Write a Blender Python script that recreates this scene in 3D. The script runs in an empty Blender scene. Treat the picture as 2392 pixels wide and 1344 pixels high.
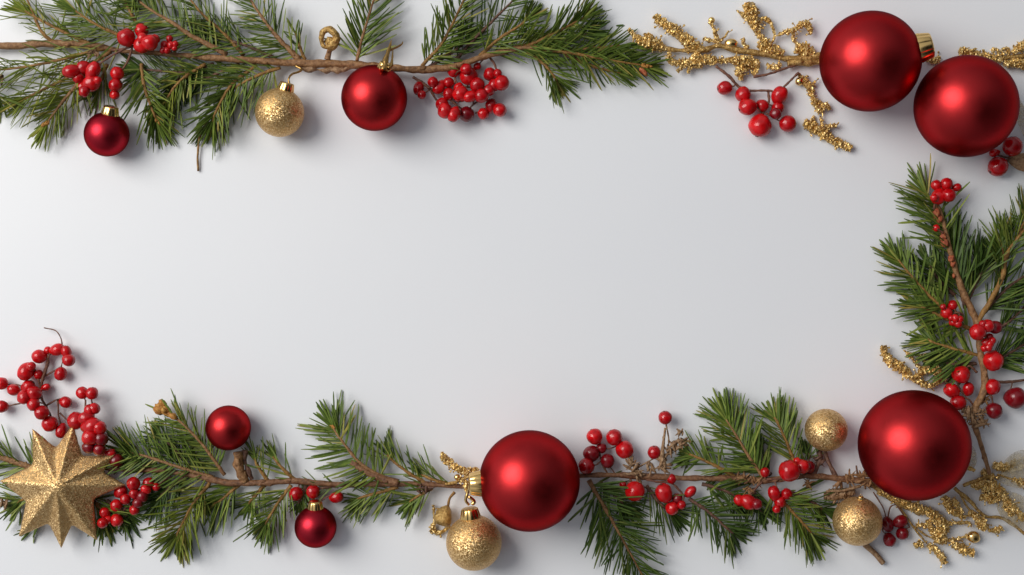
import bpy, bmesh, math, random
from mathutils import Vector, Matrix, noise

# ------------------------------------------------------------------ units
# positions below are read off the photograph (px); one px is S metres on the table top
S = 0.0003
H = 1.0                       # camera height above the table (m)
HP = H / S
FW, FH = 2392, 1344
sc = bpy.context.scene
col = sc.collection
rnd = random.Random(11)

# ------------------------------------------------------------------ camera
cam = bpy.data.cameras.new('camera')
cam_o = bpy.data.objects.new('camera', cam)
col.objects.link(cam_o)
cam_o.location = (0, 0, H)
cam.sensor_fit = 'HORIZONTAL'
cam.angle_x = 2 * math.atan(FW * S / 2 / H)
cam.clip_start = 0.01
cam.clip_end = 100
sc.camera = cam_o

# ------------------------------------------------------------------ world: a dim grey studio, darker straight above
w = bpy.data.worlds.new('World')
sc.world = w
w.use_nodes = True
nt = w.node_tree
bg = nt.nodes['Background']
tc = nt.nodes.new('ShaderNodeTexCoord')
def dirblob(d, c0, c1):
    dot = nt.nodes.new('ShaderNodeVectorMath'); dot.operation = 'DOT_PRODUCT'
    dot.inputs[1].default_value = Vector(d).normalized()
    nt.links.new(tc.outputs['Generated'], dot.inputs[0])
    mr = nt.nodes.new('ShaderNodeMapRange'); mr.interpolation_type = 'SMOOTHSTEP'
    mr.inputs['From Min'].default_value = c0; mr.inputs['From Max'].default_value = c1
    nt.links.new(dot.outputs['Value'], mr.inputs['Value'])
    return mr.outputs['Result']
dark = dirblob((0.42, -0.26, 0.85), 0.70, 0.985)
glow = dirblob((-0.66, 0.31, 0.60), -0.35, 1.0)
base = nt.nodes.new('ShaderNodeMath'); base.operation = 'MULTIPLY_ADD'
nt.links.new(glow, base.inputs[0]); base.inputs[1].default_value = 0.40; base.inputs[2].default_value = 0.12
inv = nt.nodes.new('ShaderNodeMath'); inv.operation = 'MULTIPLY_ADD'
nt.links.new(dark, inv.inputs[0]); inv.inputs[1].default_value = -0.95; inv.inputs[2].default_value = 1.0
mul = nt.nodes.new('ShaderNodeMath'); mul.operation = 'MULTIPLY'
nt.links.new(base.outputs[0], mul.inputs[0]); nt.links.new(inv.outputs[0], mul.inputs[1])
bg.inputs['Color'].default_value = (0.91, 0.96, 1.05, 1)
nt.links.new(mul.outputs[0], bg.inputs['Strength'])

# ------------------------------------------------------------------ key softbox, upper left
ld = bpy.data.lights.new('softbox', 'AREA')
ld.shape = 'DISK'; ld.size = 1.85; ld.energy = 58; ld.color = (1.0, 0.975, 0.935)
lo = bpy.data.objects.new('softbox', ld)
col.objects.link(lo)
lo.location = Vector((-0.66, 0.31, 0.72)).normalized() * 2.6
lo.rotation_euler = (Vector((0, 0, 0)) - lo.location).to_track_quat('-Z', 'Y').to_euler()

sc.view_settings.view_transform = 'Standard'
sc.view_settings.look = 'None'
sc.view_settings.exposure = 0.10
sc.view_settings.gamma = 1.0
sc.view_settings.use_curve_mapping = False

# ------------------------------------------------------------------ materials
def newmat(name):
    m = bpy.data.materials.new(name); m.use_nodes = True
    return m, m.node_tree, m.node_tree.nodes['Principled BSDF']
def ramp(t, stops, src):
    r = t.nodes.new('ShaderNodeValToRGB')
    el = r.color_ramp.elements
    while len(el) < len(stops): el.new(0.5)
    for e, (p, c) in zip(el, stops):
        e.position = p; e.color = (*c, 1)
    t.links.new(src, r.inputs['Fac'])
    return r.outputs['Color']
def noise_tex(t, scale, detail=3, coord='Object', rough=.5):
    n = t.nodes.new('ShaderNodeTexNoise'); n.inputs['Scale'].default_value = scale; n.inputs['Detail'].default_value = detail
    n.inputs['Roughness'].default_value = rough
    if coord == 'World':
        g = t.nodes.new('ShaderNodeNewGeometry'); t.links.new(g.outputs['Position'], n.inputs['Vector'])
    else:
        c = t.nodes.new('ShaderNodeTexCoord'); t.links.new(c.outputs[coord], n.inputs['Vector'])
    return n.outputs['Fac']
def bump(t, p, src, strength, dist):
    b = t.nodes.new('ShaderNodeBump'); b.inputs['Strength'].default_value = strength; b.inputs['Distance'].default_value = dist
    t.links.new(src, b.inputs['Height']); t.links.new(b.outputs['Normal'], p.inputs['Normal'])
    return b

def mat_needles(name, stops, rough=0.46):
    m, t, p = newmat(name)
    g = t.nodes.new('ShaderNodeNewGeometry')
    c = ramp(t, stops, g.outputs['Random Per Island'])
    n = noise_tex(t, 260, 2, 'World')
    mx = t.nodes.new('ShaderNodeMix'); mx.data_type = 'RGBA'; mx.blend_type = 'MULTIPLY'; mx.inputs[0].default_value = 0.6
    t.links.new(c, mx.inputs[6])
    t.links.new(ramp(t, [(.3, (.62, .66, .55)), (.7, (1.3, 1.25, 1.1))], n), mx.inputs[7])
    t.links.new(mx.outputs[2], p.inputs['Base Color'])
    p.inputs['Roughness'].default_value = rough
    p.inputs['Specular IOR Level'].default_value = 0.22
    return m
M = {}
M['needle'] = mat_needles('evergreen_needles', [(0, (0.050, 0.083, 0.011)), (.35, (0.086, 0.136, 0.020)), (.7, (0.140, 0.194, 0.035)), (.93, (0.205, 0.237, 0.049)), (1, (0.336, 0.249, 0.063))])
M['needle_dark'] = mat_needles('dark_evergreen_needles', [(0, (0.032, 0.060, 0.011)), (.4, (0.056, 0.100, 0.018)), (.8, (0.092, 0.142, 0.028)), (1, (0.150, 0.180, 0.045))])
M['needle_olive'] = mat_needles('olive_evergreen_needles', [(0, (0.068, 0.095, 0.011)), (.4, (0.124, 0.162, 0.018)), (.8, (0.193, 0.231, 0.035)), (1, (0.310, 0.249, 0.058))])

def mat_bark(name, stops, sc_=420):
    m, t, p = newmat(name)
    n = noise_tex(t, sc_, 5, 'World', .65)
    t.links.new(ramp(t, stops, n), p.inputs['Base Color'])
    p.inputs['Roughness'].default_value = 0.6
    bump(t, p, n, 0.9, 0.0012)
    return m
M['bark'] = mat_bark('twig_bark', [(.3, (.11, .048, .016)), (.5, (.25, .118, .042)), (.72, (.38, .215, .095))])
M['bark_red'] = mat_bark('red_brown_bark', [(.3, (.075, .030, .012)), (.5, (.18, .076, .030)), (.72, (.30, .155, .07))])
M['bark_orange'] = mat_bark('young_twig_bark', [(.3, (.12, .055, .012)), (.52, (.27, .13, .026)), (.72, (.38, .22, .055))])
M['bark_dark'] = mat_bark('dark_twig_bark', [(.3, (.045, .02, .012)), (.5, (.12, .052, .03)), (.75, (.24, .12, .07))])
M['husk'] = mat_bark('dry_husk', [(.3, (.12, .055, .024)), (.5, (.27, .15, .07)), (.72, (.44, .29, .16))], 500)
M['stalk'] = mat_bark('berry_stalk', [(.3, (.07, .022, .014)), (.55, (.17, .065, .035)), (.75, (.27, .13, .07))])
M['calyx'] = mat_bark('berry_calyx', [(.3, (.03, .012, .008)), (.7, (.10, .045, .025))])

def mat_satin(name, c, rough):
    m, t, p = newmat(name)
    p.inputs['Base Color'].default_value = (*c, 1)
    p.inputs['Metallic'].default_value = 1.0
    n = noise_tex(t, 5, 3, 'Object', .6)
    t.links.new(ramp(t, [(.35, (rough - .03,) * 3), (.7, (rough + .04,) * 3)], n), p.inputs['Roughness'])
    n2 = noise_tex(t, 160, 2, 'Object')
    bump(t, p, n2, 0.05, 0.004)
    p.inputs['Specular Tint'].default_value = (.12, .07, .16, 1)
    p.inputs['Coat Weight'].default_value = .10; p.inputs['Coat Roughness'].default_value = .36; p.inputs['Coat IOR'].default_value = 1.5
    return m
M['satin'] = mat_satin('satin_red_lacquer', (.42, .021, .023), .37)
M['satin_wine'] = mat_satin('satin_wine_lacquer', (.37, .015, .027), .38)

def mat_glitter(name, stops, scale, tilt, rough=.28):
    m, t, p = newmat(name)
    g = t.nodes.new('ShaderNodeNewGeometry')
    v = t.nodes.new('ShaderNodeTexVoronoi'); v.inputs['Scale'].default_value = scale
    t.links.new(g.outputs['Position'], v.inputs['Vector'])
    a = t.nodes.new('ShaderNodeVectorMath'); a.operation = 'SUBTRACT'; a.inputs[1].default_value = (.5, .5, .5)
    t.links.new(v.outputs['Color'], a.inputs[0])
    s = t.nodes.new('ShaderNodeVectorMath'); s.operation = 'SCALE'; s.inputs['Scale'].default_value = tilt
    t.links.new(a.outputs[0], s.inputs[0])
    ad = t.nodes.new('ShaderNodeVectorMath'); ad.operation = 'ADD'
    t.links.new(s.outputs[0], ad.inputs[0]); t.links.new(g.outputs['Normal'], ad.inputs[1])
    nm = t.nodes.new('ShaderNodeVectorMath'); nm.operation = 'NORMALIZE'
    t.links.new(ad.outputs[0], nm.inputs[0]); t.links.new(nm.outputs[0], p.inputs['Normal'])
    sx = t.nodes.new('ShaderNodeSeparateColor'); t.links.new(v.outputs['Color'], sx.inputs[0])
    t.links.new(ramp(t, stops, sx.outputs[1]), p.inputs['Base Color'])
    p.inputs['Metallic'].default_value = 0.8
    p.inputs['Roughness'].default_value = rough
    return m
M['glitter'] = mat_glitter('gold_glitter', [(0, (.40, .21, .07)), (.5, (.63, .39, .145)), (1, (.88, .64, .33))], 1700, .60, .43)
M['star'] = mat_glitter('star_glitter', [(0, (.36, .19, .068)), (.5, (.58, .36, .14)), (1, (.84, .61, .31))], 1900, .60, .43)
M['crust'] = mat_glitter('gold_glitter_crust', [(0, (.38, .20, .045)), (.5, (.66, .43, .13)), (1, (.92, .70, .34))], 1300, .8, .42)

def mat_metal(name, c, rough):
    m, t, p = newmat(name)
    p.inputs['Base Color'].default_value = (*c, 1); p.inputs['Metallic'].default_value = 1
    n = noise_tex(t, 900, 2, 'World')
    t.links.new(ramp(t, [(.3, (rough - .06,) * 3), (.7, (rough + .08,) * 3)], n), p.inputs['Roughness'])
    return m
M['gold'] = mat_metal('polished_gold', (.80, .53, .20), .17)
M['gold_bark'] = mat_bark('gilded_bark', [(.3, (.20, .095, .025)), (.5, (.45, .27, .08)), (.72, (.70, .49, .20))], 600)
for nd in M['gold_bark'].node_tree.nodes:
    if nd.type == 'BSDF_PRINCIPLED': nd.inputs['Metallic'].default_value = .65; nd.inputs['Roughness'].default_value = .42
M['bud'] = mat_bark('orange_bud_scales', [(.3, (.22, .07, .012)), (.5, (.46, .20, .035)), (.72, (.62, .36, .09))])
M['bud_red'] = mat_bark('red_brown_bud', [(.3, (.16, .025, .012)), (.5, (.36, .075, .025)), (.72, (.52, .22, .08))])
M['gold_old'] = mat_metal('old_gold', (.42, .25, .08), .3)

def mat_berry(name, c0, c1, rough=.2):
    m, t, p = newmat(name)
    oi = t.nodes.new('ShaderNodeObjectInfo')
    a = ramp(t, [(0, c0), (1, c1)], oi.outputs['Random'])
    n = noise_tex(t, 1.6, 3, 'Object')
    mx = t.nodes.new('ShaderNodeMix'); mx.data_type = 'RGBA'; mx.blend_type = 'MULTIPLY'; mx.inputs[0].default_value = 1
    t.links.new(a, mx.inputs[6]); t.links.new(ramp(t, [(.3, (.7, .6, .6)), (.65, (1.1, 1.1, 1.1))], n), mx.inputs[7])
    t.links.new(mx.outputs[2], p.inputs['Base Color'])
    p.inputs['Roughness'].default_value = rough
    p.inputs['Subsurface Weight'].default_value = .0
    p.inputs['Subsurface Radius'].default_value = (.004, .0006, .0006)
    p.inputs['Subsurface Scale'].default_value = .5
    n3 = noise_tex(t, 9, 3, 'Object'); bump(t, p, n3, .06, .04)
    return m
M['berry'] = mat_berry('red_berry_skin', (.38, .002, .005), (.58, .006, .008), .12)
M['berry_dark'] = mat_berry('dark_berry_skin', (.17, .003, .007), (.26, .004, .009), .2)

m, t, p = newmat('white_table_top'); M['table'] = m
n = noise_tex(t, 3.2, 4, 'World')
t.links.new(ramp(t, [(.3, (.775, .785, .805)), (.7, (.805, .81, .822))], n), p.inputs['Base Color'])
p.inputs['Roughness'].default_value = .42
n2 = noise_tex(t, 900, 4, 'World'); bump(t, p, n2, .14, .0005)

m, t, p = newmat('gauzy_gold_leaf'); M['gauze'] = m
n = noise_tex(t, 300, 5, 'World', .7)
t.links.new(ramp(t, [(.35, (.34, .25, .12)), (.65, (.62, .52, .34))], n), p.inputs['Base Color'])
p.inputs['Roughness'].default_value = .35
p.inputs['Transmission Weight'].default_value = .0
t.links.new(ramp(t, [(.35, (.10,) * 3), (.66, (.55,) * 3)], n), p.inputs['Alpha'])

# ------------------------------------------------------------------ geometry helpers
def P(x, y, z=0.0):
    """point of the scene seen at photo pixel (x, y) at height z above the table (px units, y up)"""
    k = (HP - z) / HP
    return Vector(((x - FW / 2) * k, (FH / 2 - y) * k, z))

class MB:
    def __init__(s): s.v = []; s.f = []; s.mi = []
    def add(s, vs, fs, mi=0):
        b = len(s.v); s.v.extend(vs); s.f.extend([tuple(i + b for i in f) for f in fs]); s.mi.extend([mi] * len(fs))
    def build(s, name, mats, parent=None, smooth=True):
        off = THING_LOC.get(parent.name, Vector((0, 0, 0))) if parent else Vector((0, 0, 0))
        me = bpy.data.meshes.new(name)
        me.from_pydata([(q - off) * S for q in s.v], [], s.f)
        if not isinstance(mats, (list, tuple)): mats = [mats]
        for mm in mats: me.materials.append(mm)
        me.polygons.foreach_set('material_index', s.mi)
        me.polygons.foreach_set('use_smooth', [smooth] * len(s.f))
        me.update()
        o = bpy.data.objects.new(name, me); col.objects.link(o)
        if parent:
            o.parent = parent; THING_LOC[o.name] = off
        return o
THING_LOC = {}
def thing(name, at, label, cat, group=None):
    o = bpy.data.objects.new(name, None); col.objects.link(o)
    o.empty_display_size = .01
    o.location = at * S
    o['label'] = label; o['category'] = cat
    if group: o['group'] = group
    THING_LOC[o.name] = at.copy()
    return o

def spline(pts, n):
    """Catmull-Rom through pts (Vectors), n+1 samples evenly by parameter"""
    if len(pts) == 2:
        return [pts[0].lerp(pts[1], i / n) for i in range(n + 1)]
    q = [pts[0] * 2 - pts[1]] + list(pts) + [pts[-1] * 2 - pts[-2]]
    out = []; m_ = len(pts) - 1
    for i in range(n + 1):
        u = i / n * m_; k = min(int(u), m_ - 1); t_ = u - k
        a, b, c, d = q[k:k + 4]
        out.append(0.5 * ((2 * b) + (c - a) * t_ + (2 * a - 5 * b + 4 * c - d) * t_ * t_ + (3 * b - a - 3 * c + d) * t_ ** 3))
    return out
def frames(pts):
    ts = []
    for i in range(len(pts)):
        d = pts[min(i + 1, len(pts) - 1)] - pts[max(i - 1, 0)]
        ts.append(d.normalized() if d.length > 1e-6 else Vector((1, 0, 0)))
    up = Vector((0, 0, 1))
    if abs(ts[0].dot(up)) > .95: up = Vector((0, 1, 0))
    fr = []
    for t_ in ts:
        a = up.cross(t_)
        a = a.normalized() if a.length > 1e-6 else Vector((1, 0, 0))
        b = t_.cross(a).normalized(); up = b
        fr.append((t_, a, b))
    return fr
def tube(mb, pts, rad, nseg=8, jit=0.0, mi=0, seed=0, nf=.06):
    fr = frames(pts); n_ = len(pts); vs = []; fs = []
    for i, (c, (t_, a, b)) in enumerate(zip(pts, fr)):
        r = rad(i / (n_ - 1)) if callable(rad) else rad
        for k in range(nseg):
            an = 2 * math.pi * k / nseg
            d = a * math.cos(an) + b * math.sin(an)
            rr = r
            if jit:
                q = c + d * r
                rr = r * (1 + jit * noise.noise(Vector((q.x * nf + seed, q.y * nf, q.z * nf))))
            vs.append(c + d * rr)
    for i in range(n_ - 1):
        for k in range(nseg):
            k2 = (k + 1) % nseg
            fs.append((i * nseg + k, i * nseg + k2, (i + 1) * nseg + k2, (i + 1) * nseg + k))
    vs.append(pts[0] - fr[0][0] * 0.4); vs.append(pts[-1] + fr[-1][0] * .5)
    for k in range(nseg):
        k2 = (k + 1) % nseg
        fs.append((k2, k, n_ * nseg)); fs.append(((n_ - 1) * nseg + k, (n_ - 1) * nseg + k2, n_ * nseg + 1))
    mb.add(vs, fs, mi)
def blob(mb, c, r, seed, jit=.3, sq=(1, 1, 1), nu=12, nv=8, mi=0, nf=1.6, rot=0):
    vs = []; fs = []
    cr, sr = math.cos(rot), math.sin(rot)
    for j in range(nv + 1):
        th = math.pi * j / nv
        for i in range(nu):
            ph = 2 * math.pi * i / nu
            d = Vector((math.sin(th) * math.cos(ph), math.sin(th) * math.sin(ph), math.cos(th)))
            k = r * (1 + jit * noise.noise(d * nf + Vector((seed * 3.7, seed, 0))))
            x, y, z = d.x * k * sq[0], d.y * k * sq[1], d.z * k * sq[2]
            vs.append(c + Vector((x * cr - y * sr, x * sr + y * cr, z)))
    for j in range(nv):
        for i in range(nu):
            i2 = (i + 1) % nu
            fs.append((j * nu + i, (j + 1) * nu + i, (j + 1) * nu + i2, j * nu + i2))
    mb.add(vs, fs, mi)

# ------------------------------------------------------------------ table
mb = MB()
mb.add([Vector((-5000, -5000, 0)), Vector((5000, -5000, 0)), Vector((5000, 5000, 0)), Vector((-5000, 5000, 0))], [(0, 1, 2, 3)])
tb = mb.build('tabletop', M['table']); tb['kind'] = 'structure'; tb['label'] = 'smooth white tabletop under the garland'

# ------------------------------------------------------------------ evergreen
def needle(mb, p0, d, nrm, L, wd, curl):
    s = d.cross(nrm)
    s = s.normalized() if s.length > 1e-5 else Vector((1, 0, 0))
    n_ = s.cross(d).normalized()
    vs = []; 
    prof = ((0, .55), (.22, .92), (.62, 1.0), (.9, .8), (1.0, .36))
    for t_, k in prof:
        c = p0 + d * (L * t_) + curl * (L * t_ * t_)
        if c.z < wd * .4: c.z = wd * .4
        h = wd * k * .5
        vs += [c + s * h, c + n_ * h * .62, c - s * h, c - n_ * h * .55]
    fs = []
    for i in range(len(prof) - 1):
        for k in range(4):
            k2 = (k + 1) % 4
            fs.append((i * 4 + k, i * 4 + k2, i * 4 + 4 + k2, i * 4 + 4 + k))
    e = (len(prof) - 1) * 4
    fs.append((e, e + 1, e + 2, e + 3))
    mb.add(vs, fs)

def twig(par, pts, L=78, n=120, wd=6.0, a0=62, a1=38, z0=22, z1=26, r0=4.8, r1=2.2, left=1.0, right=1.0, t0=0.05,
         curl=.08, droop=.0, upz=.45, mat='needle', bark='bark_orange', bud=None, tipfan=14, seed=None, wild=.12, angj=8, lvar=.16, trim=.32):
    n = int(n * .74); wd = wd * .91; upz = upz * .85; lvar = lvar + .10
    big = bud is not None and bud >= 13
    e0, e1 = Vector(pts[-2]).to_2d(), Vector(pts[-1]).to_2d()
    if not big and 0 < e1.x < FW and 0 < e1.y < FH:         # needles reach on past the end of the twig
        e1 = e0.lerp(e1, max(.25, 1 - trim * L / (e1 - e0).length)); pts = list(pts[:-1]) + [tuple(e1)]
    R = random.Random(seed if seed is not None else int(pts[0][0] * 7 + pts[-1][1] * 13 + pts[-1][0]))
    m_ = len(pts) - 1
    cp = [P(x, y, z0 + (z1 - z0) * i / m_ + 9 * math.sin(math.pi * i / m_)) for i, (x, y) in enumerate(pts)]
    ns = 26
    ax = spline(cp, ns); fr = frames(ax)
    mb = MB()
    tube(mb, ax, lambda u: r0 + (r1 - r0) * u, 8, .45, seed=R.random() * 50, nf=.11)
    for k in range(int(16)):                                 # little leaf-scar bumps on the bark
        i = R.randrange(2, ns - 1); t_, a, b = fr[i]; an = R.uniform(0, 6.28)
        r = r0 + (r1 - r0) * i / ns
        blob(mb, ax[i] + (a * math.cos(an) + b * math.sin(an)) * r * .85 + t_ * R.uniform(-3, 3), r * R.uniform(.28, .5), k, .3, nu=6, nv=4)
    st = mb.build('side_twig', M[bark if mat != 'needle_dark' or bark == 'bark' else 'bark_dark'], par)
    nb = MB()
    up = Vector((0, 0, 1))
    for k in range(n):
        u = t0 + ((.80 if big else 1) - t0) * ((k + R.random()) / n)
        f = u * ns; i = min(int(f), ns - 1); p0 = ax[i].lerp(ax[i + 1], f - i)
        t_ = fr[i][0]
        side = up.cross(t_).normalized()                    # the left hand of the twig, looking from above to its tip
        sg = 1 if R.random() < left / (left + right) else -1
        el = R.gauss(.12, upz)                               # up or down out of the plane
        el = max(-.9, min(1.25, el))
        rad = side * (sg * math.cos(el)) + up * math.sin(el)
        al = math.radians(a0 + (a1 - a0) * u + R.gauss(0, angj))
        if R.random() < wild: al += math.radians(R.uniform(-25, 25))
        d = (t_ * math.cos(al) + rad * math.sin(al)).normalized()
        ln = L * R.uniform(1 - lvar * 1.6, 1 + lvar) * (.82 + .18 * math.sin(math.pi * min(1, u * 1.25)))
        cv = t_ * R.uniform(0, curl * 1.6) + Vector((R.uniform(-1, 1), R.uniform(-1, 1), R.uniform(-1, .4))) * curl * .5 + Vector((0, -droop * R.uniform(.5, 1.3), 0))
        needle(nb, p0 + rad * 2.0, d, (rad.cross(d)).cross(d) + Vector((0, 0, .6)), ln, wd * R.uniform(.78, 1.14), cv)
    t_ = fr[-1][0]; side = up.cross(t_).normalized()
    for k in range(tipfan):
        al = math.radians(R.uniform(4, 34)); ph = R.uniform(0, 6.28)
        rad = side * math.cos(ph) + up * math.sin(ph) * .6
        d = (t_ * math.cos(al) + rad * math.sin(al)).normalized()
        needle(nb, ax[-1] - t_ * R.uniform(0, 14), d, up, L * R.uniform(.55, .95), wd * R.uniform(.75, 1.0), t_ * .04 + rad * R.uniform(-.15, .15))
    nb.build('needles', M[mat], st, smooth=False)
    if bud:
        bb = MB()
        for k in range(9):
            blob(bb, ax[-1] + t_ * R.uniform(-6, bud) + Vector((R.uniform(-1, 1), R.uniform(-1, 1), R.uniform(0, 1))) * bud * .35, bud * R.uniform(.22, .42), k, .5, (1.3, .8, .8), 8, 6, rot=math.atan2(t_.y, t_.x))
        bb.build('bud', M['bud'], st)
    return st

def stem(par, pts, rads, z=26, zs=None, bark='bark', name='stem', jit=.28, nseg=10, knots=5, seed=1):
    knots = knots // 2
    cp = [P(x, y, (zs[i] if zs else z)) for i, (x, y) in enumerate(pts)]
    n_ = 14 * (len(pts) - 1)
    ax = spline(cp, n_)
    mb = MB()
    def rad(u):
        f = u * (len(rads) - 1); i = min(int(f), len(rads) - 2) if len(rads) > 1 else 0
        return rads[i] + (rads[i + 1] - rads[i]) * (f - i)
    tube(mb, ax, rad, nseg, jit, seed=seed, nf=.05)
    R = random.Random(seed)
    fr = frames(ax)
    for k in range(knots):
        i = R.randrange(2, n_ - 1); r = rad(i / n_); t_, a, b = fr[i]
        an = R.uniform(0, 3.14)
        blob(mb, ax[i] + (a * math.cos(an) + b * math.sin(an)) * r * .7, r * R.uniform(.5, .9), k + seed, .5, (1.5, .8, .8), 8, 6, rot=math.atan2(t_.y, t_.x))
    return mb.build(name, M[bark], par)
def husk(par, blobs, z=34, name='husk', mat='husk', seed=3):
    """a lump of dry bracts: overlapping crumpled scales"""
    R = random.Random(seed); mb = MB()
    for x, y, r in blobs:
        for k in range(6):
            an = R.uniform(0, 6.28); q = P(x, y, z) + Vector((math.cos(an), math.sin(an), R.uniform(-.4, .8))) * r * .5
            blob(mb, q, r * R.uniform(.28, .5), R.random() * 40, .9, (1.9, .5, .4), 10, 7, rot=R.uniform(0, 6.28), nf=2.2)
        for k in range(2):
            an = R.uniform(0, 6.28); q = P(x, y, z); d = Vector((math.cos(an), math.sin(an), R.uniform(-.1, .5)))
            tube(mb, spline([q, q + d * r * .7, q + d * r * 1.35 + Vector((R.uniform(-4, 4), R.uniform(-4, 4), 0))], 6), lambda u: 2.4 * (1 - u) + .7, 6, .5)
    return mb.build(name, M[mat], par)

EG = 'evergreen branches framing the white table'
# -- top left, wispy
b1 = thing('evergreen_branch', P(-20, 107, 0), 'wispy long-needled evergreen branch filling the upper left corner under three berry clusters', 'branch', EG)
stem(b1, [(-40, 107), (40, 107), (120, 102), (215, 106), (290, 120), (400, 128)], [8, 8, 9, 7, 5, 4], 22, bark='bark', seed=5)
W = dict(wd=5.2, angj=17, wild=.35, curl=.22, lvar=.24)
twig(b1, [(300, 92), (225, 58), (150, 8)], L=82, n=105, **W)
twig(b1, [(330, 70), (300, 20), (270, -40)], L=80, n=70, **W)
twig(b1, [(215, 105), (150, 75), (90, 45), (40, 15)], L=66, n=42, a0=40, a1=24, mat='needle_olive', **W)
twig(b1, [(130, 103), (95, 70), (60, -10)], L=70, n=14, left=.6, mat='needle_olive', tipfan=3, **W)
twig(b1, [(250, 112), (160, 135), (70, 155), (-20, 165)], L=85, n=80, left=1.6, mat='needle_olive', droop=.25, a0=50, a1=35, **W)
twig(b1, [(260, 120), (180, 170), (90, 215), (30, 245)], L=80, n=70, droop=.25, mat='needle_olive', a0=45, a1=30, **W)
twig(b1, [(195, 180), (145, 240), (108, 290)], L=76, n=95, a0=52, a1=26, z0=28, bark='bark', mat='needle_olive', wd=5.2, curl=.1, bud=13)
twig(b1, [(250, 150), (235, 190), (215, 225)], L=86, n=34, a0=30, a1=18, wd=5.5, z0=15, z1=12)
twig(b1, [(-40, 190), (-10, 225), (5, 250)], L=72, n=26, a0=50, a1=24, wd=5)
husk(b1, [(212, 128, 12), (226, 130, 10)], 30, 'bract', seed=8)
husk(b1, [(-2, 190, 14)], 24, 'bract', seed=9)

# -- top, the long bare stem
b2 = thing('evergreen_branch', P(900, 155, 0), 'longest evergreen branch along the top, its brown middle bare and both ends green', 'branch', EG)
stem(b2, [(330, 120), (395, 127), (500, 136), (600, 142), (695, 148), (800, 150), (900, 157), (980, 163), (1060, 156), (1140, 130), (1230, 112), (1330, 124)], [4, 5.5, 7, 8, 8.5, 9, 8.5, 9, 8.5, 7.5, 5, 4], 34, seed=2, knots=18, jit=.4)
stem(b2, [(690, 152), (735, 163), (790, 162), (830, 158)], [4, 8, 8, 3], 30, bark='husk', name='bract', jit=1.2, seed=12)
twig(b2, [(530, 128), (450, 85), (400, 52), (350, 22), (305, -12)], L=76, n=150, a0=58, a1=40, bark='bark', z0=32, r0=7)
twig(b2, [(570, 130), (520, 75), (470, 30), (430, -20)], L=70, n=78, a0=52, z0=20, z1=20)
twig(b2, [(700, 140), (655, 95), (615, 45), (572, -20)], L=72, n=120, a0=60, a1=38, bark='bark', z0=32, r0=7, left=1.2)
twig(b2, [(712, 140), (700, 110), (685, 60)], L=52, n=12, a0=30, tipfan=3, z0=28)
twig(b2, [(640, 135), (570, 105), (510, 90), (460, 70)], L=66, n=60, a0=45, z0=16, z1=16, mat='needle_dark')
twig(b2, [(330, 150), (338, 205), (358, 262), (378, 306)], L=74, n=110, a0=52, a1=24, z0=28, bark='bark_orange', bud=10)
twig(b2, [(480, 150), (430, 182), (400, 215), (372, 262)], L=78, n=66, a0=60, a1=36, z0=22, mat='needle_olive', droop=.16, right=.5)
twig(b2, [(500, 150), (440, 170), (360, 165), (300, 160)], L=68, n=80, a0=48, z0=14, z1=12, mat='needle_dark')
twig(b2, [(430, 150), (415, 185), (408, 225)], L=62, n=50, a0=40, z0=14, z1=10, mat='needle_dark')
twig(b2, [(600, 152), (540, 200), (505, 260), (488, 310)], L=78, n=135, a0=54, a1=26, z0=26, droop=.1)
twig(b2, [(655, 158), (600, 178), (550, 205), (520, 240)], L=76, n=80, a0=54, a1=40, z0=26, droop=.18, left=1.3)
twig(b2, [(560, 150), (490, 180), (440, 190)], L=64, n=60, a0=50, z0=12, z1=10, mat='needle_dark', droop=.15)
mb = MB(); tube(mb, spline([P(500, 262, 14), P(470, 310, 12), P(462, 360, 8), P(463, 400, 5)], 14), 2.6, 6, .3); mb.build('loose_stalk', M['bark_orange'], b2)
# right part
twig(b2, [(985, 155), (1030, 105), (1060, 50), (1095, -25)], L=78, n=135, a0=50, a1=32, bark='bark_orange', z0=30, left=.8)
twig(b2, [(1000, 158), (1060, 120), (1110, 80)], L=66, n=36, a0=42, z0=15, mat='needle_dark')
twig(b2, [(1120, 132), (1165, 92), (1215, 60), (1250, 25)], L=66, n=90, a0=42, a1=28, z0=32)
twig(b2, [(1060, 145), (1110, 90), (1160, 40), (1200, 0)], L=62, n=46, a0=45, z0=18, mat='needle_dark')
twig(b2, [(1200, 122), (1260, 95), (1330, 60), (1385, 30)], L=70, n=120, a0=52, a1=32, z0=30)
twig(b2, [(1150, 128), (1210, 108), (1280, 100)], L=62, n=60, a0=42, z0=20)
twig(b2, [(1260, 112), (1330, 95), (1400, 70)], L=66, n=45, a0=40, z0=16, mat='needle_dark')
twig(b2, [(1230, 115), (1320, 122), (1420, 140), (1495, 152)], L=74, n=165, a0=54, a1=30, bark='bark_orange', z0=30, z1=24, bud=12, trim=-.15)
twig(b2, [(1330, 118), (1400, 112), (1470, 105)], L=64, n=60, a0=42, z0=20)
twig(b2, [(1225, 118), (1268, 148), (1295, 180), (1312, 212)], L=74, n=75, a0=48, a1=22, z0=24, z1=18, tipfan=12)
twig(b2, [(1320, 128), (1370, 150), (1420, 165), (1470, 175)], L=58, n=55, a0=48, z0=16, z1=14)
mb = MB(); blob(mb, P(1503, 168, 30), 8, 2, .3, (1.8, .7, .8), rot=-.8); mb.build('bud', M['bud_red'], b2)

# -- short upright sprig at the top
b3 = thing('evergreen_sprig', P(835, 140, 0), 'short upright evergreen sprig leaning on the bare stem above the top middle red bauble', 'sprig', EG)
twig(b3, [(834, 142), (842, 105), (856, 55), (882, -28)], L=84, n=92, a0=52, a1=34, wd=7.2, z0=40, z1=20, bark='bark', upz=.3, tipfan=6)

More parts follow.
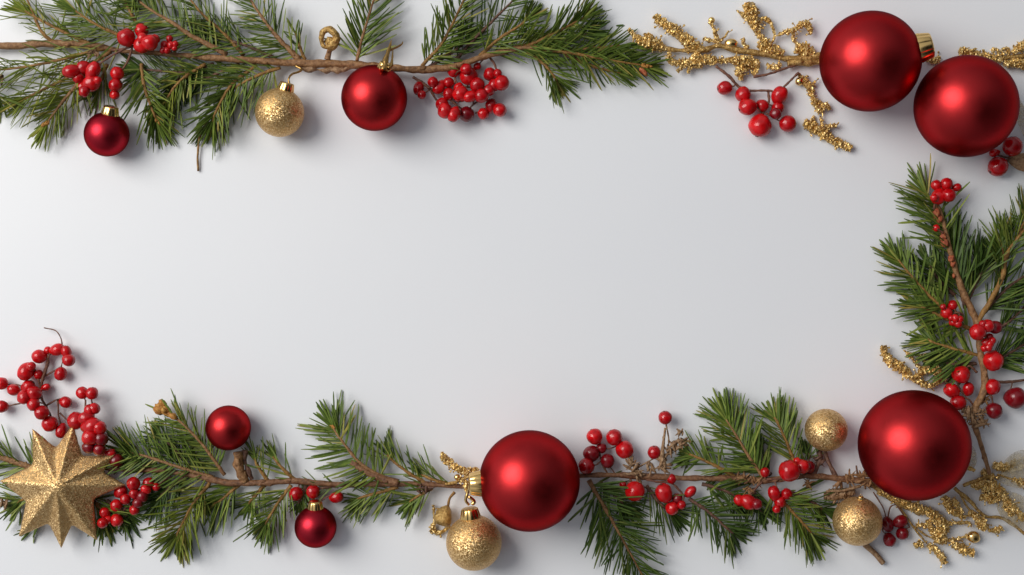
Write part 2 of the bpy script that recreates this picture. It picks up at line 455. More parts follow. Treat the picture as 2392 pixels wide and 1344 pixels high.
# -- lower left long branch
b4 = thing('evergreen_branch', P(700, 1128, 0), 'evergreen branch along the bottom left between the gold star and a big red bauble', 'branch', EG)
stem(b4, [(215, 1092), (300, 1098), (380, 1100), (470, 1115), (530, 1128), (620, 1128), (690, 1124), (770, 1131), (850, 1132), (930, 1130), (1010, 1132), (1095, 1138)], [4, 5, 5, 7, 8, 7, 7, 6, 7, 7, 6, 5], 30, seed=4, knots=16, bark='bark_red')
stem(b4, [(572, 1126), (558, 1088), (556, 1056)], [13, 11, 10], 30, zs=[28, 38, 40], name='stub', bark='bark', seed=9, jit=.5, knots=6)
stem(b4, [(590, 1120), (574, 1088), (571, 1052)], [6, 5.5, 6], 26, zs=[28, 32, 32], name='stub', bark='bark_dark', seed=19, jit=.8)
stem(b4, [(930, 1130), (870, 1110), (820, 1080)], [10, 9, 7], 34, name='branchlet', bark='bark_red', seed=21)
twig(b4, [(500, 1116), (420, 1092), (340, 1066), (265, 1046)], L=84, n=150, a0=60, a1=44, z0=30, bark='bark', left=.8, right=1.2)
twig(b4, [(525, 1110), (478, 1045), (432, 995), (398, 966)], L=72, n=110, a0=56, a1=30, z0=32, z1=34, bark='bark', bud=27, tipfan=4)
twig(b4, [(400, 1100), (330, 1085), (290, 1070)], L=60, n=60, a0=52, z0=14, mat='needle_dark')
twig(b4, [(450, 1100), (410, 1050), (360, 1010)], L=62, n=70, a0=48, z0=14, mat='needle_dark')
twig(b4, [(690, 1122), (655, 1090), (625, 1050)], L=66, n=22, a0=34, a1=20, z0=24, left=.5, tipfan=5)
twig(b4, [(625, 1122), (600, 1085), (590, 1050)], L=66, n=18, a0=40, a1=24, z0=24, tipfan=3)
twig(b4, [(490, 1128), (450, 1180), (420, 1235), (402, 1278)], L=80, n=150, a0=56, a1=30, wd=7, z0=30, z1=20, mat='needle_olive', bark='bark_orange', right=1.2)
twig(b4, [(560, 1132), (520, 1165), (480, 1190)], L=74, n=80, a0=50, z0=18, z1=14, wd=6.6, droop=.18)
twig(b4, [(430, 1115), (385, 1150), (350, 1190)], L=66, n=80, a0=50, z0=14, z1=12, mat='needle_dark', droop=.15)
twig(b4, [(680, 1133), (650, 1175), (625, 1215), (612, 1250)], L=76, n=92, a0=48, a1=22, z0=28, bark='bark_orange')
twig(b4, [(620, 1132), (590, 1165), (570, 1195)], L=60, n=34, a0=45, z0=16, z1=10)
twig(b4, [(715, 1135), (705, 1160), (690, 1190)], L=52, n=26, a0=40, z0=16, z1=10, mat='needle_dark')
twig(b4, [(905, 1120), (845, 1085), (797, 1028), (762, 975)], L=86, n=124, a0=66, a1=44, wd=6.4, z0=32, z1=24, bark='bark', bud=8, upz=.4, right=1.1, tipfan=12)
twig(b4, [(1000, 1132), (955, 1105), (915, 1075), (890, 1045)], L=72, n=38, a0=46, a1=26, z0=28, right=1.6, left=.5, tipfan=5)
twig(b4, [(1060, 1135), (1010, 1120), (960, 1100)], L=74, n=20, a0=38, z0=28, right=2, left=.3, tipfan=3)
twig(b4, [(930, 1138), (890, 1150), (850, 1160), (815, 1175)], L=66, n=70, a0=48, a1=34, z0=24, z1=14, left=1.5, tipfan=6, wild=.3)
twig(b4, [(1010, 1140), (975, 1160), (940, 1185)], L=66, n=58, a0=44, a1=28, z0=22, z1=12, wild=.3)
twig(b4, [(790, 1135), (750, 1140), (715, 1145)], L=44, n=26, a0=50, z0=20, z1=14, mat='needle_dark', wild=.4)
husk(b4, [(1000, 1138, 13), (980, 1142, 10)], 32, 'bract', mat='bark_dark', seed=5)

# -- behind the star
b5 = thing('evergreen_sprig', P(70, 1095, 0), 'evergreen sprig half hidden beneath the gold star, poking out on its left', 'sprig', EG)
twig(b5, [(140, 1120), (80, 1095), (20, 1075), (-30, 1055)], L=84, n=62, a0=48, a1=40, wd=7.5, z0=14, z1=16, r0=8, r1=7, bark='bark', right=1.4, wild=.25)
twig(b5, [(120, 1150), (60, 1165), (20, 1185)], L=70, n=34, a0=55, wd=7, z0=12, z1=10, left=1.6)
twig(b5, [(90, 1220), (60, 1250)], L=40, n=8, a0=25, wd=7, z0=10, z1=8, tipfan=3)
husk(b5, [(10, 1178, 12)], 16, 'bract', seed=4)
b5b = thing('evergreen_sprig', P(240, 1220, 0), 'dark evergreen sprig peeking out below the berries at lower right of the gold star', 'sprig', EG)
twig(b5b, [(200, 1150), (240, 1195), (250, 1235)], L=72, n=60, a0=42, a1=24, wd=7, z0=12, z1=10)
twig(b5b, [(250, 1170), (290, 1200), (310, 1225)], L=64, n=44, a0=40, a1=24, wd=7, z0=10, z1=8, mat='needle_dark')

# -- below the big bauble, bottom middle
b6 = thing('evergreen_sprig', P(1440, 1230, 0), 'large dark evergreen sprig below the stem, right of the bottom centre red bauble', 'sprig', EG)
twig(b6, [(1375, 1122), (1418, 1195), (1455, 1262), (1505, 1352)], L=92, n=190, a0=62, a1=38, wd=6.8, z0=26, z1=22, r0=6, bark='bark', mat='needle_dark', upz=.4, bud=6)
twig(b6, [(1400, 1125), (1445, 1165), (1475, 1205)], L=70, n=70, a0=48, z0=16, z1=12, mat='needle_dark')

# -- bottom right long branch
b7 = thing('evergreen_branch', P(1700, 1113, 0), 'knobbly evergreen branch along the bottom right, thick with husks, between two big red baubles', 'branch', EG)
stem(b7, [(1345, 1112), (1420, 1110), (1490, 1112), (1580, 1117), (1680, 1118), (1740, 1120), (1800, 1122), (1880, 1112), (1960, 1118), (2030, 1125)], [5, 6, 8, 7, 7, 7, 7, 7, 8, 7], 32, seed=6, knots=18, bark='bark_red', jit=.45)
stem(b7, [(1955, 1118), (1935, 1080), (1926, 1055)], [6, 5, 5], 24, zs=[32, 26, 18], name='stub', bark='bark_dark', seed=22)
stem(b7, [(1900, 1110), (1915, 1075), (1912, 1050)], [5, 6, 6], 24, zs=[30, 24, 16], name='stub', bark='bark_dark', seed=23)
twig(b7, [(1785, 1118), (1745, 1060), (1712, 1005), (1680, 955)], L=80, n=160, a0=58, a1=30, wd=6.6, z0=32, z1=22, bark='bark', upz=.4)
twig(b7, [(1860, 1090), (1838, 1035), (1815, 985), (1795, 955)], L=74, n=105, a0=46, a1=24, wd=6.6, z0=30, z1=20, bark='bark_orange', right=1.15)
twig(b7, [(1720, 1115), (1665, 1085), (1620, 1065), (1590, 1055)], L=66, n=80, a0=48, z0=22, z1=14, wild=.3)
twig(b7, [(1800, 1110), (1770, 1080), (1750, 1050)], L=62, n=70, a0=48, z0=16, z1=14, mat='needle_dark')
twig(b7, [(1870, 1100), (1890, 1070), (1880, 1040)], L=48, n=24, a0=40, z0=18, z1=14, mat='needle_dark')
twig(b7, [(1610, 1165), (1660, 1200), (1705, 1240), (1732, 1262)], L=74, n=130, a0=56, a1=28, wd=6.4, z0=26, z1=18, mat='needle_dark')
twig(b7, [(1640, 1130), (1700, 1150), (1750, 1185)], L=64, n=90, a0=50, z0=20, z1=14, mat='needle_dark')
twig(b7, [(1510, 1135), (1545, 1180), (1590, 1215)], L=72, n=54, a0=46, a1=28, wd=6, z0=22, z1=12, right=1.4, mat='needle_dark')
twig(b7, [(1800, 1140), (1850, 1195), (1890, 1240), (1912, 1275)], L=76, n=150, a0=60, a1=26, wd=6.8, z0=30, z1=18, bark='bark_orange', right=1.2)
twig(b7, [(1850, 1150), (1900, 1175), (1940, 1205)], L=64, n=50, a0=48, z0=16, z1=12, mat='needle_dark')
twig(b7, [(1760, 1140), (1770, 1180), (1790, 1215)], L=60, n=40, a0=42, z0=14, z1=10, mat='needle_dark')
husk(b7, [(1470, 1085, 16), (1482, 1100, 17), (1490, 1112, 14), (1520, 1095, 14), (1550, 1090, 16)], 40, seed=31)
husk(b7, [(1560, 1055, 14), (1580, 1040, 17), (1595, 1030, 15), (1590, 1012, 9), (1548, 1075, 13)], 34, seed=32)
husk(b7, [(1740, 1118, 15), (1765, 1125, 16), (1750, 1140, 13), (1725, 1112, 11)], 38, mat='bark', seed=33)
husk(b7, [(1915, 1075, 14), (1900, 1090, 10)], 24, mat='bark_dark', seed=34)
husk(b7, [(1985, 1118, 15), (2010, 1115, 16), (2025, 1128, 14), (1960, 1125, 13), (1890, 1130, 12)], 34, mat='bark', seed=35)
stem(b7, [(2010, 1125), (2003, 1105), (2000, 1088)], [4, 3, 2], 30, name='thorn', bark='bark_dark', seed=41)
stem(b7, [(1545, 1085), (1548, 1050), (1554, 1000)], [5, 4, 2.5], 36, name='thorn', bark='husk', seed=42)
stem(b7, [(2020, 1272), (2042, 1292), (2064, 1316)], [7, 6, 6], 10, name='cut_twig', bark='husk', seed=43)

# -- right vertical branch
b8 = thing('evergreen_branch', P(2270, 760, 0), 'upright evergreen branch along the right edge, its brown stem reddish near the top', 'branch', EG)
stem(b8, [(2312, 1108), (2292, 1040), (2274, 970), (2300, 905), (2292, 830), (2284, 760), (2245, 670), (2215, 570), (2195, 490), (2172, 460)], [5, 6, 7, 8.5, 8, 9, 7.5, 6, 4.5, 3.5], 36, seed=7, knots=18, jit=.4)
RD = dict(wd=6.6, upz=.42)
twig(b8, [(2225, 600), (2205, 530), (2190, 490), (2168, 458)], L=92, n=84, a0=66, a1=40, z0=30, z1=24, left=1.8, right=.35, bark='bark', trim=-.1, **RD)
twig(b8, [(2255, 720), (2238, 660), (2222, 600), (2210, 540)], L=105, n=110, a0=38, a1=22, z0=24, z1=18, right=1.8, left=.5, mat='needle_dark', **RD)
twig(b8, [(2262, 700), (2290, 640), (2300, 590)], L=95, n=80, a0=32, a1=18, z0=18, mat='needle_dark', **RD)
twig(b8, [(2225, 740), (2170, 690), (2120, 635), (2082, 585)], L=72, n=130, a0=56, a1=30, z0=28, z1=18, bark='bark_orange', **RD)
twig(b8, [(2270, 770), (2210, 745), (2160, 720), (2125, 700)], L=72, n=110, a0=52, a1=30, z0=24, z1=16, **RD)
twig(b8, [(2230, 690), (2190, 650), (2160, 600)], L=78, n=80, a0=44, z0=18, z1=14, mat='needle_dark', **RD)
twig(b8, [(2285, 830), (2230, 815), (2180, 800), (2150, 780)], L=68, n=120, a0=52, a1=36, z0=26, z1=16, **RD)
twig(b8, [(2280, 850), (2225, 850), (2180, 840)], L=60, n=70, a0=48, z0=18, z1=12, mat='needle_dark', **RD)
husk(b8, [(2268, 968, 17), (2285, 985, 17), (2255, 955, 13), (2290, 965, 13), (2300, 990, 10)], 40, seed=51)
husk(b8, [(2240, 980, 13), (2300, 935, 12)], 30, mat='bark', seed=52)
mb = MB()
for k, (x, y, r) in enumerate([(2188, 500, 9), (2195, 512, 7), (2203, 553, 8), (2207, 568, 9), (2222, 605, 7), (2226, 618, 6), (2228, 645, 4)]):
    blob(mb, P(x, y, 44), r, k, .6, (1, 1.25, .8))
mb.build('bud', M['bud_red'], b8)
b9 = thing('evergreen_branch', P(2330, 680, 0), 'evergreen sprig on a slender golden-brown stem cut off by the right edge', 'branch', EG)
stem(b9, [(2284, 752), (2318, 695), (2342, 645), (2350, 600), (2375, 560), (2420, 500)], [6, 6, 6, 5, 4, 3], 38, bark='bark_orange', seed=17)
twig(b9, [(2348, 610), (2370, 565), (2392, 520), (2412, 470)], L=82, n=110, a0=50, a1=28, z0=30, bark='bark_orange', **RD)
twig(b9, [(2335, 665), (2345, 620), (2340, 575), (2345, 530)], L=70, n=70, a0=40, a1=24, z0=24, left=1.4, mat='needle', **RD)
twig(b9, [(2300, 730), (2345, 680), (2400, 640)], L=100, n=100, a0=42, a1=30, z0=18, z1=14, left=.5, right=1.5, mat='needle_dark', **RD)
b9b = thing('evergreen_sprig', P(2350, 830, 0), 'dark evergreen sprig running off the right edge beside the big rose hip', 'sprig', EG)
twig(b9b, [(2310, 850), (2350, 830), (2400, 800)], L=78, n=80, a0=50, a1=40, z0=20, z1=16, mat='needle_dark', **RD)
twig(b9b, [(2330, 770), (2365, 745), (2410, 700)], L=72, n=50, a0=46, a1=36, z0=14, z1=12, mat='needle_dark', **RD)

# ------------------------------------------------------------------ baubles
def sphere_mesh(name, mat, nu=96, nv=64):
    mb = MB(); blob(mb, Vector((0, 0, 0)), 1 / S, 0, 0, nu=nu, nv=nv)
    o = mb.build(name, mat); me = o.data; bpy.data.objects.remove(o); return me
BALL = {k: sphere_mesh('ball_' + k, M[k]) for k in ('satin', 'satin_wine', 'glitter')}
def cap_mesh():
    """ribbed crown cap, unit radius, along +Z from 0 to 1.15"""
    mb = MB(); nu = 72
    prof = [(0, 1.04, .09), (.10, 1.06, .10), (.55, .97, .085), (.86, .90, .075), (.98, .86, .05), (1.04, .74, .02), (1.06, .5, 0), (1.06, .02, 0)]
    vs = []; fs = []
    for z, r, a in prof:
        for i in range(nu):
            an = 2 * math.pi * i / nu
            rr = r * (1 + a * (abs(math.sin(an * 4.5)) ** .6 - .6))
            zz = z - (.10 * (1 - abs(math.sin(an * 4.5))) if z == 0 else 0)
            vs.append(Vector((rr * math.cos(an), rr * math.sin(an), zz)) / S)
    for j in range(len(prof) - 1):
        for i in range(nu):
            i2 = (i + 1) % nu
            fs.append((j * nu + i, j * nu + i2, (j + 1) * nu + i2, (j + 1) * nu + i))
    mb.add(vs, fs)
    o = mb.build('cap', M['gold']); me = o.data; bpy.data.objects.remove(o); return me
def loop_mesh():
    mb = MB()
    pts = [Vector((.42 * math.cos(a), 0, 1.35 + .42 * math.sin(a))) / S for a in [2 * math.pi * i / 28 - 1.4 for i in range(29)]]
    tube(mb, pts, .09 / S, 8)
    o = mb.build('loop', M['gold']); me = o.data; bpy.data.objects.remove(o); return me
CAP = cap_mesh(); LOOP = loop_mesh()

def bauble(name, x, y, r, mat, label, group, capdir=None, capr=0, tilt=0.0, loop=True, sx=1.0, lift=0.0):
    z = r + lift
    rw = r * (HP - z) / HP
    c = P(x, y, z)
    o = thing(name, Vector((c.x, c.y, lift)), label, 'bauble', group)
    b = bpy.data.objects.new('ball', BALL[mat]); col.objects.link(b); b.parent = o
    b.location = (0, 0, rw * S); b.scale = (rw * S,) * 3
    b.rotation_euler = (rnd.uniform(0, 6), rnd.uniform(0, 6), rnd.uniform(0, 6))
    if capdir:
        d = Vector((capdir[0], -capdir[1], 0)).normalized(); d.z = tilt; d.normalize()
        k = bpy.data.objects.new('cap', CAP); col.objects.link(k); k.parent = o
        seat = math.sqrt(max(rw * rw - (capr * 1.0) ** 2, 0))
        k.location = (Vector((0, 0, rw)) + d * (seat - capr * .06)) * S
        k.scale = (capr * S,) * 3
        k.rotation_mode = 'QUATERNION'
        k.rotation_quaternion = d.to_track_quat('Z', 'Y')
        if loop:
            l = bpy.data.objects.new('loop', LOOP); col.objects.link(l); l.parent = k
    return o
RG = 'satin red baubles on the white table'; GG = 'gold glitter baubles on the white table'
bauble('red_bauble', 249, 314, 52, 'satin_wine', 'small red bauble with a gold cap below the berries at upper left', RG, (16, -65), 19, .25, loop=False)
rb = bauble('red_bauble', 874, 229, 77, 'satin', 'medium red bauble under the bare brown stem at top centre', RG, (28, -70), 15, .45, loop=False)
bauble('red_bauble', 2034, 143, 117, 'satin', 'large red bauble with gold cap at upper right, the left one of the touching pair', RG, (120, -30), 31, .22, loop=False)
bauble('red_bauble', 2258, 248, 119, 'satin', 'large red bauble nearest the top right corner, beside three small berries', RG)
bauble('red_bauble', 533, 1000, 52.5, 'satin', 'small capless red bauble above the brown twig stub at lower left', RG, lift=0)
bauble('red_bauble', 737, 1231, 49, 'satin_wine', 'small dark red bauble with gold cap hanging beneath the bottom left stem', RG, (1, -60), 17, .2, loop=False)
bauble('red_bauble', 1237, 1124, 118, 'satin', 'large red bauble at bottom centre with its gold cap pointing left', RG, (-125, 6), 27, .06, loop=False)
bauble('red_bauble', 2137, 1041, 129, 'satin', 'largest red bauble, in the lower right corner with gold twigs beneath it', RG)
bauble('gold_bauble', 653, 263, 57, 'glitter', 'gold glitter bauble with a gold cap hanging under the stem at upper left', GG, (17, -58), 18, .15, loop=False)
bauble('gold_bauble', 1107, 1268, 65, 'glitter', 'gold glitter bauble with crown cap tucked below the big bottom centre red bauble', GG, (-10, -78), 22, .12, loop=False)
bauble('gold_bauble', 1930, 1005, 49.5, 'glitter', 'small capless gold glitter bauble above the bottom right branch', GG)
bauble('gold_bauble', 2003, 1218, 57, 'glitter', 'gold glitter bauble with a thin dull cap, just below-left of the largest red bauble', GG, (4, -60), 7, .3)
# twisted gold hook on the top centre bauble
mb = MB()
tube(mb, spline([P(897, 165, 128), P(899, 150, 122), P(903, 132, 112), P(910, 112, 100), P(914, 94, 90)], 18), lambda u: 7 * (1 - u) ** .8 + 1.0, 8, .6, seed=3, nf=.15)
tube(mb, spline([P(906, 160, 122), P(914, 152, 116), P(916, 138, 108), P(918, 115, 96)], 12), lambda u: 4.5 * (1 - u) + 1.0, 8, .6, seed=5, nf=.15)
tube(mb, spline([P(908, 118, 100), P(924, 112, 88), P(938, 104, 80), P(941, 98, 78)], 12), lambda u: 2.4 * (1 - u) + 1.2, 6, .4, seed=7)
mb.build('twisted_hook', M['gold_old'], rb)

# ------------------------------------------------------------------ gold star
star = thing('gold_star', P(135, 1134, 0), 'gold glitter star with eight ridged points of uneven length in the lower left corner', 'star')
tips = [(2, 1124), (76, 1003), (170, 992), (266, 1064), (293, 1133), (225, 1261), (143, 1278), (45, 1252)]
vals = [(74, 1084), (131, 1042), (196, 1062), (247, 1102), (223, 1167), (170, 1230), (113, 1227), (58, 1173)]
ZC = 44
apex, nadir = P(132, 1136, 102), P(132, 1136, 0); nadir.z = 1
mb = MB()
def tri(a, b, c, n_=16):
    vs = []; fs = []; idx = {}
    for i in range(n_ + 1):
        for j in range(n_ + 1 - i):
            q = a + (b - a) * (i / n_) + (c - a) * (j / n_)
            idx[i, j] = len(vs); vs.append(q)
    for i in range(n_):
        for j in range(n_ - i):
            fs.append((idx[i, j], idx[i + 1, j], idx[i, j + 1]))
            if i + j < n_ - 1: fs.append((idx[i + 1, j], idx[i + 1, j + 1], idx[i, j + 1]))
    mb.add(vs, fs)
for i in range(8):
    T = P(*tips[i], ZC); V0 = P(*vals[i - 1], ZC + 2); V1 = P(*vals[i], ZC + 2); T += (T - P(133, 1135, ZC)).normalized() * 11
    # order: the tip sits between valley i-1 and valley i
    for top in (apex, nadir):
        a = [(top, V0, T), (top, T, V1)]
        for (q0, q1, q2) in a:
            nn = (q1 - q0).cross(q2 - q0)
            good = nn.z > 0 if top is apex else nn.z < 0
            tri(q0, q1, q2) if good else tri(q0, q2, q1)
so = mb.build('star_body', M['star'], star, smooth=True)
bm = bmesh.new(); bm.from_mesh(so.data)                    # weld the facets and round the ridges a little
bmesh.ops.remove_doubles(bm, verts=bm.verts, dist=.02 * S)
for k in range(4): bmesh.ops.smooth_vert(bm, verts=bm.verts, factor=.5, use_axis_x=True, use_axis_y=True, use_axis_z=True)
for v in bm.verts:
    q = Vector(v.co) / S
    v.co = (q + Vector((noise.noise(q * .3), noise.noise(q * .3 + Vector((9, 0, 0))), noise.noise(q * .3 + Vector((0, 7, 0))))) * 1.1) * S
bm.to_mesh(so.data); bm.free()

# ------------------------------------------------------------------ berries
def berry_mesh(seed, point, mat):
    mb = MB(); nu, nv = 24, 16; vs = []; fs = []
    for j in range(nv + 1):
        th = math.pi * j / nv
        for i in range(nu):
            ph = 2 * math.pi * i / nu
            d = Vector((math.sin(th) * math.cos(ph), math.sin(th) * math.sin(ph), math.cos(th)))
            k = 1 + .07 * noise.noise(d * 1.3 + Vector((seed * 5, 0, 0))) + .03 * noise.noise(d * 3 + Vector((0, seed * 5, 0)))
            k *= 1 - .10 * math.exp(-(th / .22) ** 2)          # dimple at the far end
            q = d * k
            if point and d.z < 0:                              # drawn out towards the stalk
                q.z *= 1 + point * (-d.z) ** 2; q.x *= 1 - .12 * point * (-d.z); q.y *= 1 - .12 * point * (-d.z)
            vs.append(q / S)
    for j in range(nv):
        for i in range(nu):
            i2 = (i + 1) % nu
            fs.append((j * nu + i, (j + 1) * nu + i, (j + 1) * nu + i2, j * nu + i2))
    mb.add(vs, fs)
    b0 = len(mb.v)
    for k in range(5):                                         # dry calyx scales in the dimple
        an = k * 1.257 + seed
        blob(mb, Vector((math.cos(an) * .085, math.sin(an) * .085, .93)) / S, .075 / S, k, .4, (1.3, .7, .8), 6, 4, mi=1, rot=an)
    o = mb.build('berry', [M[mat], M['calyx']]); me = o.data; bpy.data.objects.remove(o); return me
BM = {}
for mname in ('berry', 'berry_dark'):
    BM[mname] = [berry_mesh(s_, pt, mname) for s_, pt in ((1, 0), (2, .12), (3, .28), (4, .05), (5, .5))]
BG = 'sprigs of red berries'
def berries(label, at, items, stems, zb=0, grow=1.06, name='berry_sprig', bark='stalk', sr=2.6, ped=True, seed=0, maxped=60, zst=None):
    R = random.Random(seed + int(at[0]))
    th = thing(name, P(at[0], at[1], 0), label, 'berry sprig', BG)
    off = THING_LOC[th.name]
    paths = []
    for s_ in stems:
        rr = sr
        if isinstance(s_[0], (int, float)): rr = s_[0]; s_ = s_[1:]
        zz = zst if zst is not None else zb + 12
        paths.append((spline([P(x, y, zz + 4 * math.sin(i * 1.7)) for i, (x, y) in enumerate(s_)], 8 * max(1, len(s_) - 1)), rr))
    mb = MB()
    for pth, rr in paths: tube(mb, pth, lambda u: rr * (1.1 - .35 * u), 7, .5, seed=R.random() * 9, nf=.12)
    allp = [q for pth, _ in paths for q in pth]
    done = []
    for it in items:
        x, y, r = it[:3]; r *= grow; el = it[3] if len(it) > 3 else 1.0; ang = it[4] if len(it) > 4 else None
        mname = 'berry_dark' if (len(it) > 5 and it[5]) else 'berry'
        z = zb + r
        for (ox, oy, oz, orr) in done:
            d2 = (x - ox) ** 2 + (y - oy) ** 2; s_ = (r + orr) * .86
            if d2 < s_ * s_: z = max(z, min(oz + math.sqrt(s_ * s_ - d2), zb + r + orr * 1.5))
        done.append((x, y, z, r))
        c = P(x, y, z)
        near = min(allp, key=lambda q: (q - c).length) if allp else c + Vector((0, 0, -r))
        dv = c - near
        if ang is not None: dv = Vector((math.cos(math.radians(ang)), math.sin(math.radians(ang)), .15))
        elif dv.length < 2: dv = Vector((R.uniform(-1, 1), R.uniform(-1, 1), .3))
        dv.z = min(dv.z, .05 * r) if ang is None else dv.z
        if dv.length < .5: dv = Vector((R.uniform(-1, 1), R.uniform(-1, 1), -.1))
        dv.normalize()
        dv = (dv + Vector((R.uniform(-.3, .3), R.uniform(-.3, .3), R.uniform(-.35, .12)))).normalized() if ang is None else dv
        b = bpy.data.objects.new('berry', R.choice([BM[mname][0], BM[mname][0], BM[mname][1], BM[mname][3]] if el < 1.12 else BM[mname][1:4])); col.objects.link(b); b.parent = th
        rs = r * (HP - z) / HP
        b.location = (c - off) * S; b.scale = (rs * S, rs * S, rs * el * S)
        b.rotation_mode = 'QUATERNION'; b.rotation_quaternion = dv.to_track_quat('Z', 'Y') @ Matrix.Rotation(R.uniform(0, 6.28), 3, 'Z').to_quaternion()
        if mname == 'berry_dark': b['label'] = 'dark wine red berry'
        if ped and allp and (c - near).length < maxped + r:
            e = c - dv * r * .9
            tube(mb, spline([near, near.lerp(e, .5) + Vector((R.uniform(-3, 3), R.uniform(-3, 3), 3)), e], 6), 1.7, 6, .3, seed=R.random() * 9)
    if mb.v: mb.build('stalk', M[bark], th)
    return th

berries('cluster of shiny red berries lying on the upper left branch, biggest one at its left', (330, 95),
        [(332, 106, 19), (350, 100, 18), (362, 92, 11), (295, 88, 20), (331, 71, 15), (333, 89, 12)], [[(335, 112), (320, 105), (300, 112), (260, 118)]], zb=34)
berries('tight little knot of tiny red berries on the brown stem at upper left', (395, 105),
        [(385, 106, 10), (400, 106, 9), (390, 118, 8), (381, 118, 8), (408, 113, 6), (396, 91, 8), (410, 103, 7)], [[(400, 125), (398, 112), (392, 100)]], zb=42, sr=2)
berries('drooping cluster of long red berries above-left of the small upper left red bauble', (200, 180),
        [(184, 181, 13, 1.15, 230), (195, 158, 15, 1.1, 200), (166, 167, 15, 1.35, 190), (218, 164, 15, 1.4, 60), (193, 203, 11, 1.2, 230), (214, 195, 18, 1.12, 30), (197, 214, 12, 1.1, 250), (228, 188, 9)], [[(300, 110), (265, 128), (230, 152), (215, 168)], [(225, 158), (200, 180), (195, 200)]], zb=34, zst=44)
berries('three red berries in a column above the gold cap of the small upper left bauble', (270, 195),
        [(268, 222, 11), (273, 172, 15), (270, 199, 15)], [[(310, 108), (300, 140), (285, 165), (273, 190), (268, 215)]], zb=32, zst=40)
berries('big loose bunch of glossy red berries right of the top centre bauble', (1090, 210),
        [(978, 207, 11, 1.3, 250), (985, 222, 9), (1025, 205, 12, 1.3, 230), (1011, 192, 11), (1060, 165, 14), (1095, 178, 19), (1090, 162, 12), (1115, 155, 8),
         (1072, 206, 11), (1049, 220, 13), (1048, 193, 11), (1076, 220, 17), (1098, 226, 12, 1.3, 200), (1115, 198, 15), (1125, 224, 15), (1142, 211, 12), (1155, 199, 13), (1172, 194, 16), (1145, 174, 14), (1163, 172, 9),
         (1033, 244, 14), (1040, 260, 16), (1060, 269, 13, 1.2, 250), (1090, 267, 16, 1, 60, 1), (1129, 266, 12), (1147, 246, 12, 1.2, 80), (1168, 258, 14)],
        [[3.2, (965, 180), (1000, 205), (1020, 235), (1040, 250)], [(1000, 205), (1040, 225), (1075, 252), (1095, 258)], [(1060, 165), (1068, 195), (1100, 205), (1150, 205)], [(1140, 130), (1155, 150), (1160, 180), (1140, 220), (1105, 245), (1095, 258)], [(1150, 235), (1130, 258), (1110, 264)]], zb=8, seed=4, grow=1.14)
g1l = 'nine red berries on stalks below the upper right gold twig, the lowest one biggest'
berries(g1l, (1780, 240),
        [(1693, 206, 15.5, 1.1, 190), (1736, 222, 17), (1746, 250, 19, 1.1, 200), (1780, 248, 15), (1817, 252, 14), (1812, 266, 13, 1, 0, 1), (1821, 222, 18, 1.15, 60), (1775, 295, 25), (1840, 289, 19)],
        [[(1672, 155), (1705, 180), (1722, 200), (1745, 212), (1795, 212), (1808, 216)], [2.2, (1712, 190), (1716, 200), (1700, 204)], [3, (1760, 180), (1800, 172), (1850, 155), (1912, 140)], [3, (1866, 170), (1845, 190), (1828, 206)], [3, (1795, 214), (1795, 240), (1780, 270), (1776, 280)], [2, (1790, 265), (1815, 280), (1830, 286)]], zb=2, sr=3.4, zst=20, seed=2)
berries('three red berries tucked under the bauble nearest the top right corner', (2345, 365),
        [(2322, 358, 9, 1.3, 190), (2365, 342, 22), (2331, 390, 22)], [[(2400, 360), (2372, 365), (2350, 368), (2325, 360)], [(2362, 368), (2345, 380)]], zb=3, seed=5)
berries('bright berry cluster on the top of the upright right-hand branch', (2208, 445),
        [(2187, 433, 12), (2192, 460, 16, 1.2, 250), (2217, 457, 15), (2211, 430, 14), (2235, 438, 9, 1.2, 20), (2182, 462, 9)], [[(2182, 490), (2185, 470), (2200, 445)]], zb=34, seed=6)
berries('one tiny red berry stuck on the reddish part of the upright right-hand stem', (2187, 533), [(2187, 533, 8)], [[(2203, 545), (2192, 537)]], zb=36)
berries('bumpy little berry cluster left of the thick stem, halfway up the right edge', (2222, 730),
        [(2211, 731, 13), (2203, 717, 7), (2225, 713, 11), (2226, 753, 9), (2238, 757, 9), (2232, 744, 9), (2242, 746, 8), (2222, 743, 7)], [[(2250, 735), (2235, 730), (2225, 735)]], zb=34, seed=7)
berries('berry cluster draped over the fork of the right-hand stem, above the big rose hip', (2300, 775),
        [(2325, 765, 15, 1, 0, 1), (2308, 761, 14), (2283, 776, 18), (2296, 757, 9), (2311, 788, 9), (2303, 800, 10), (2313, 803, 9), (2299, 814, 8), (2309, 812, 9), (2318, 796, 8)], [[(2285, 755), (2300, 780), (2305, 810)]], zb=38, seed=8)
berries('plump rose hip and six smaller berries around the husky knot above the largest bauble', (2280, 900),
        [(2320, 843, 23), (2245, 876, 20), (2262, 909, 13, 1.2, 80), (2223, 913, 16, 1.15, 150), (2238, 941, 17, 1.08, 190), (2318, 904, 18), (2322, 960, 18, 1, 0, 1)],
        [[(2236, 895), (2246, 915), (2256, 925)], [(2280, 960), (2265, 935), (2240, 925)], [(2290, 850), (2310, 850)], [(2300, 920), (2315, 925), (2320, 945)], [(2282, 870), (2265, 855), (2255, 865)]], zb=18, seed=9)
berries('single dark red berry cut by the right edge, below the rose hip', (2372, 930), [(2373, 930, 24, 1, 0, 1)], [[4, (2300, 890), (2345, 893), (2400, 888)]], zb=2, bark='bark_dark', seed=10)
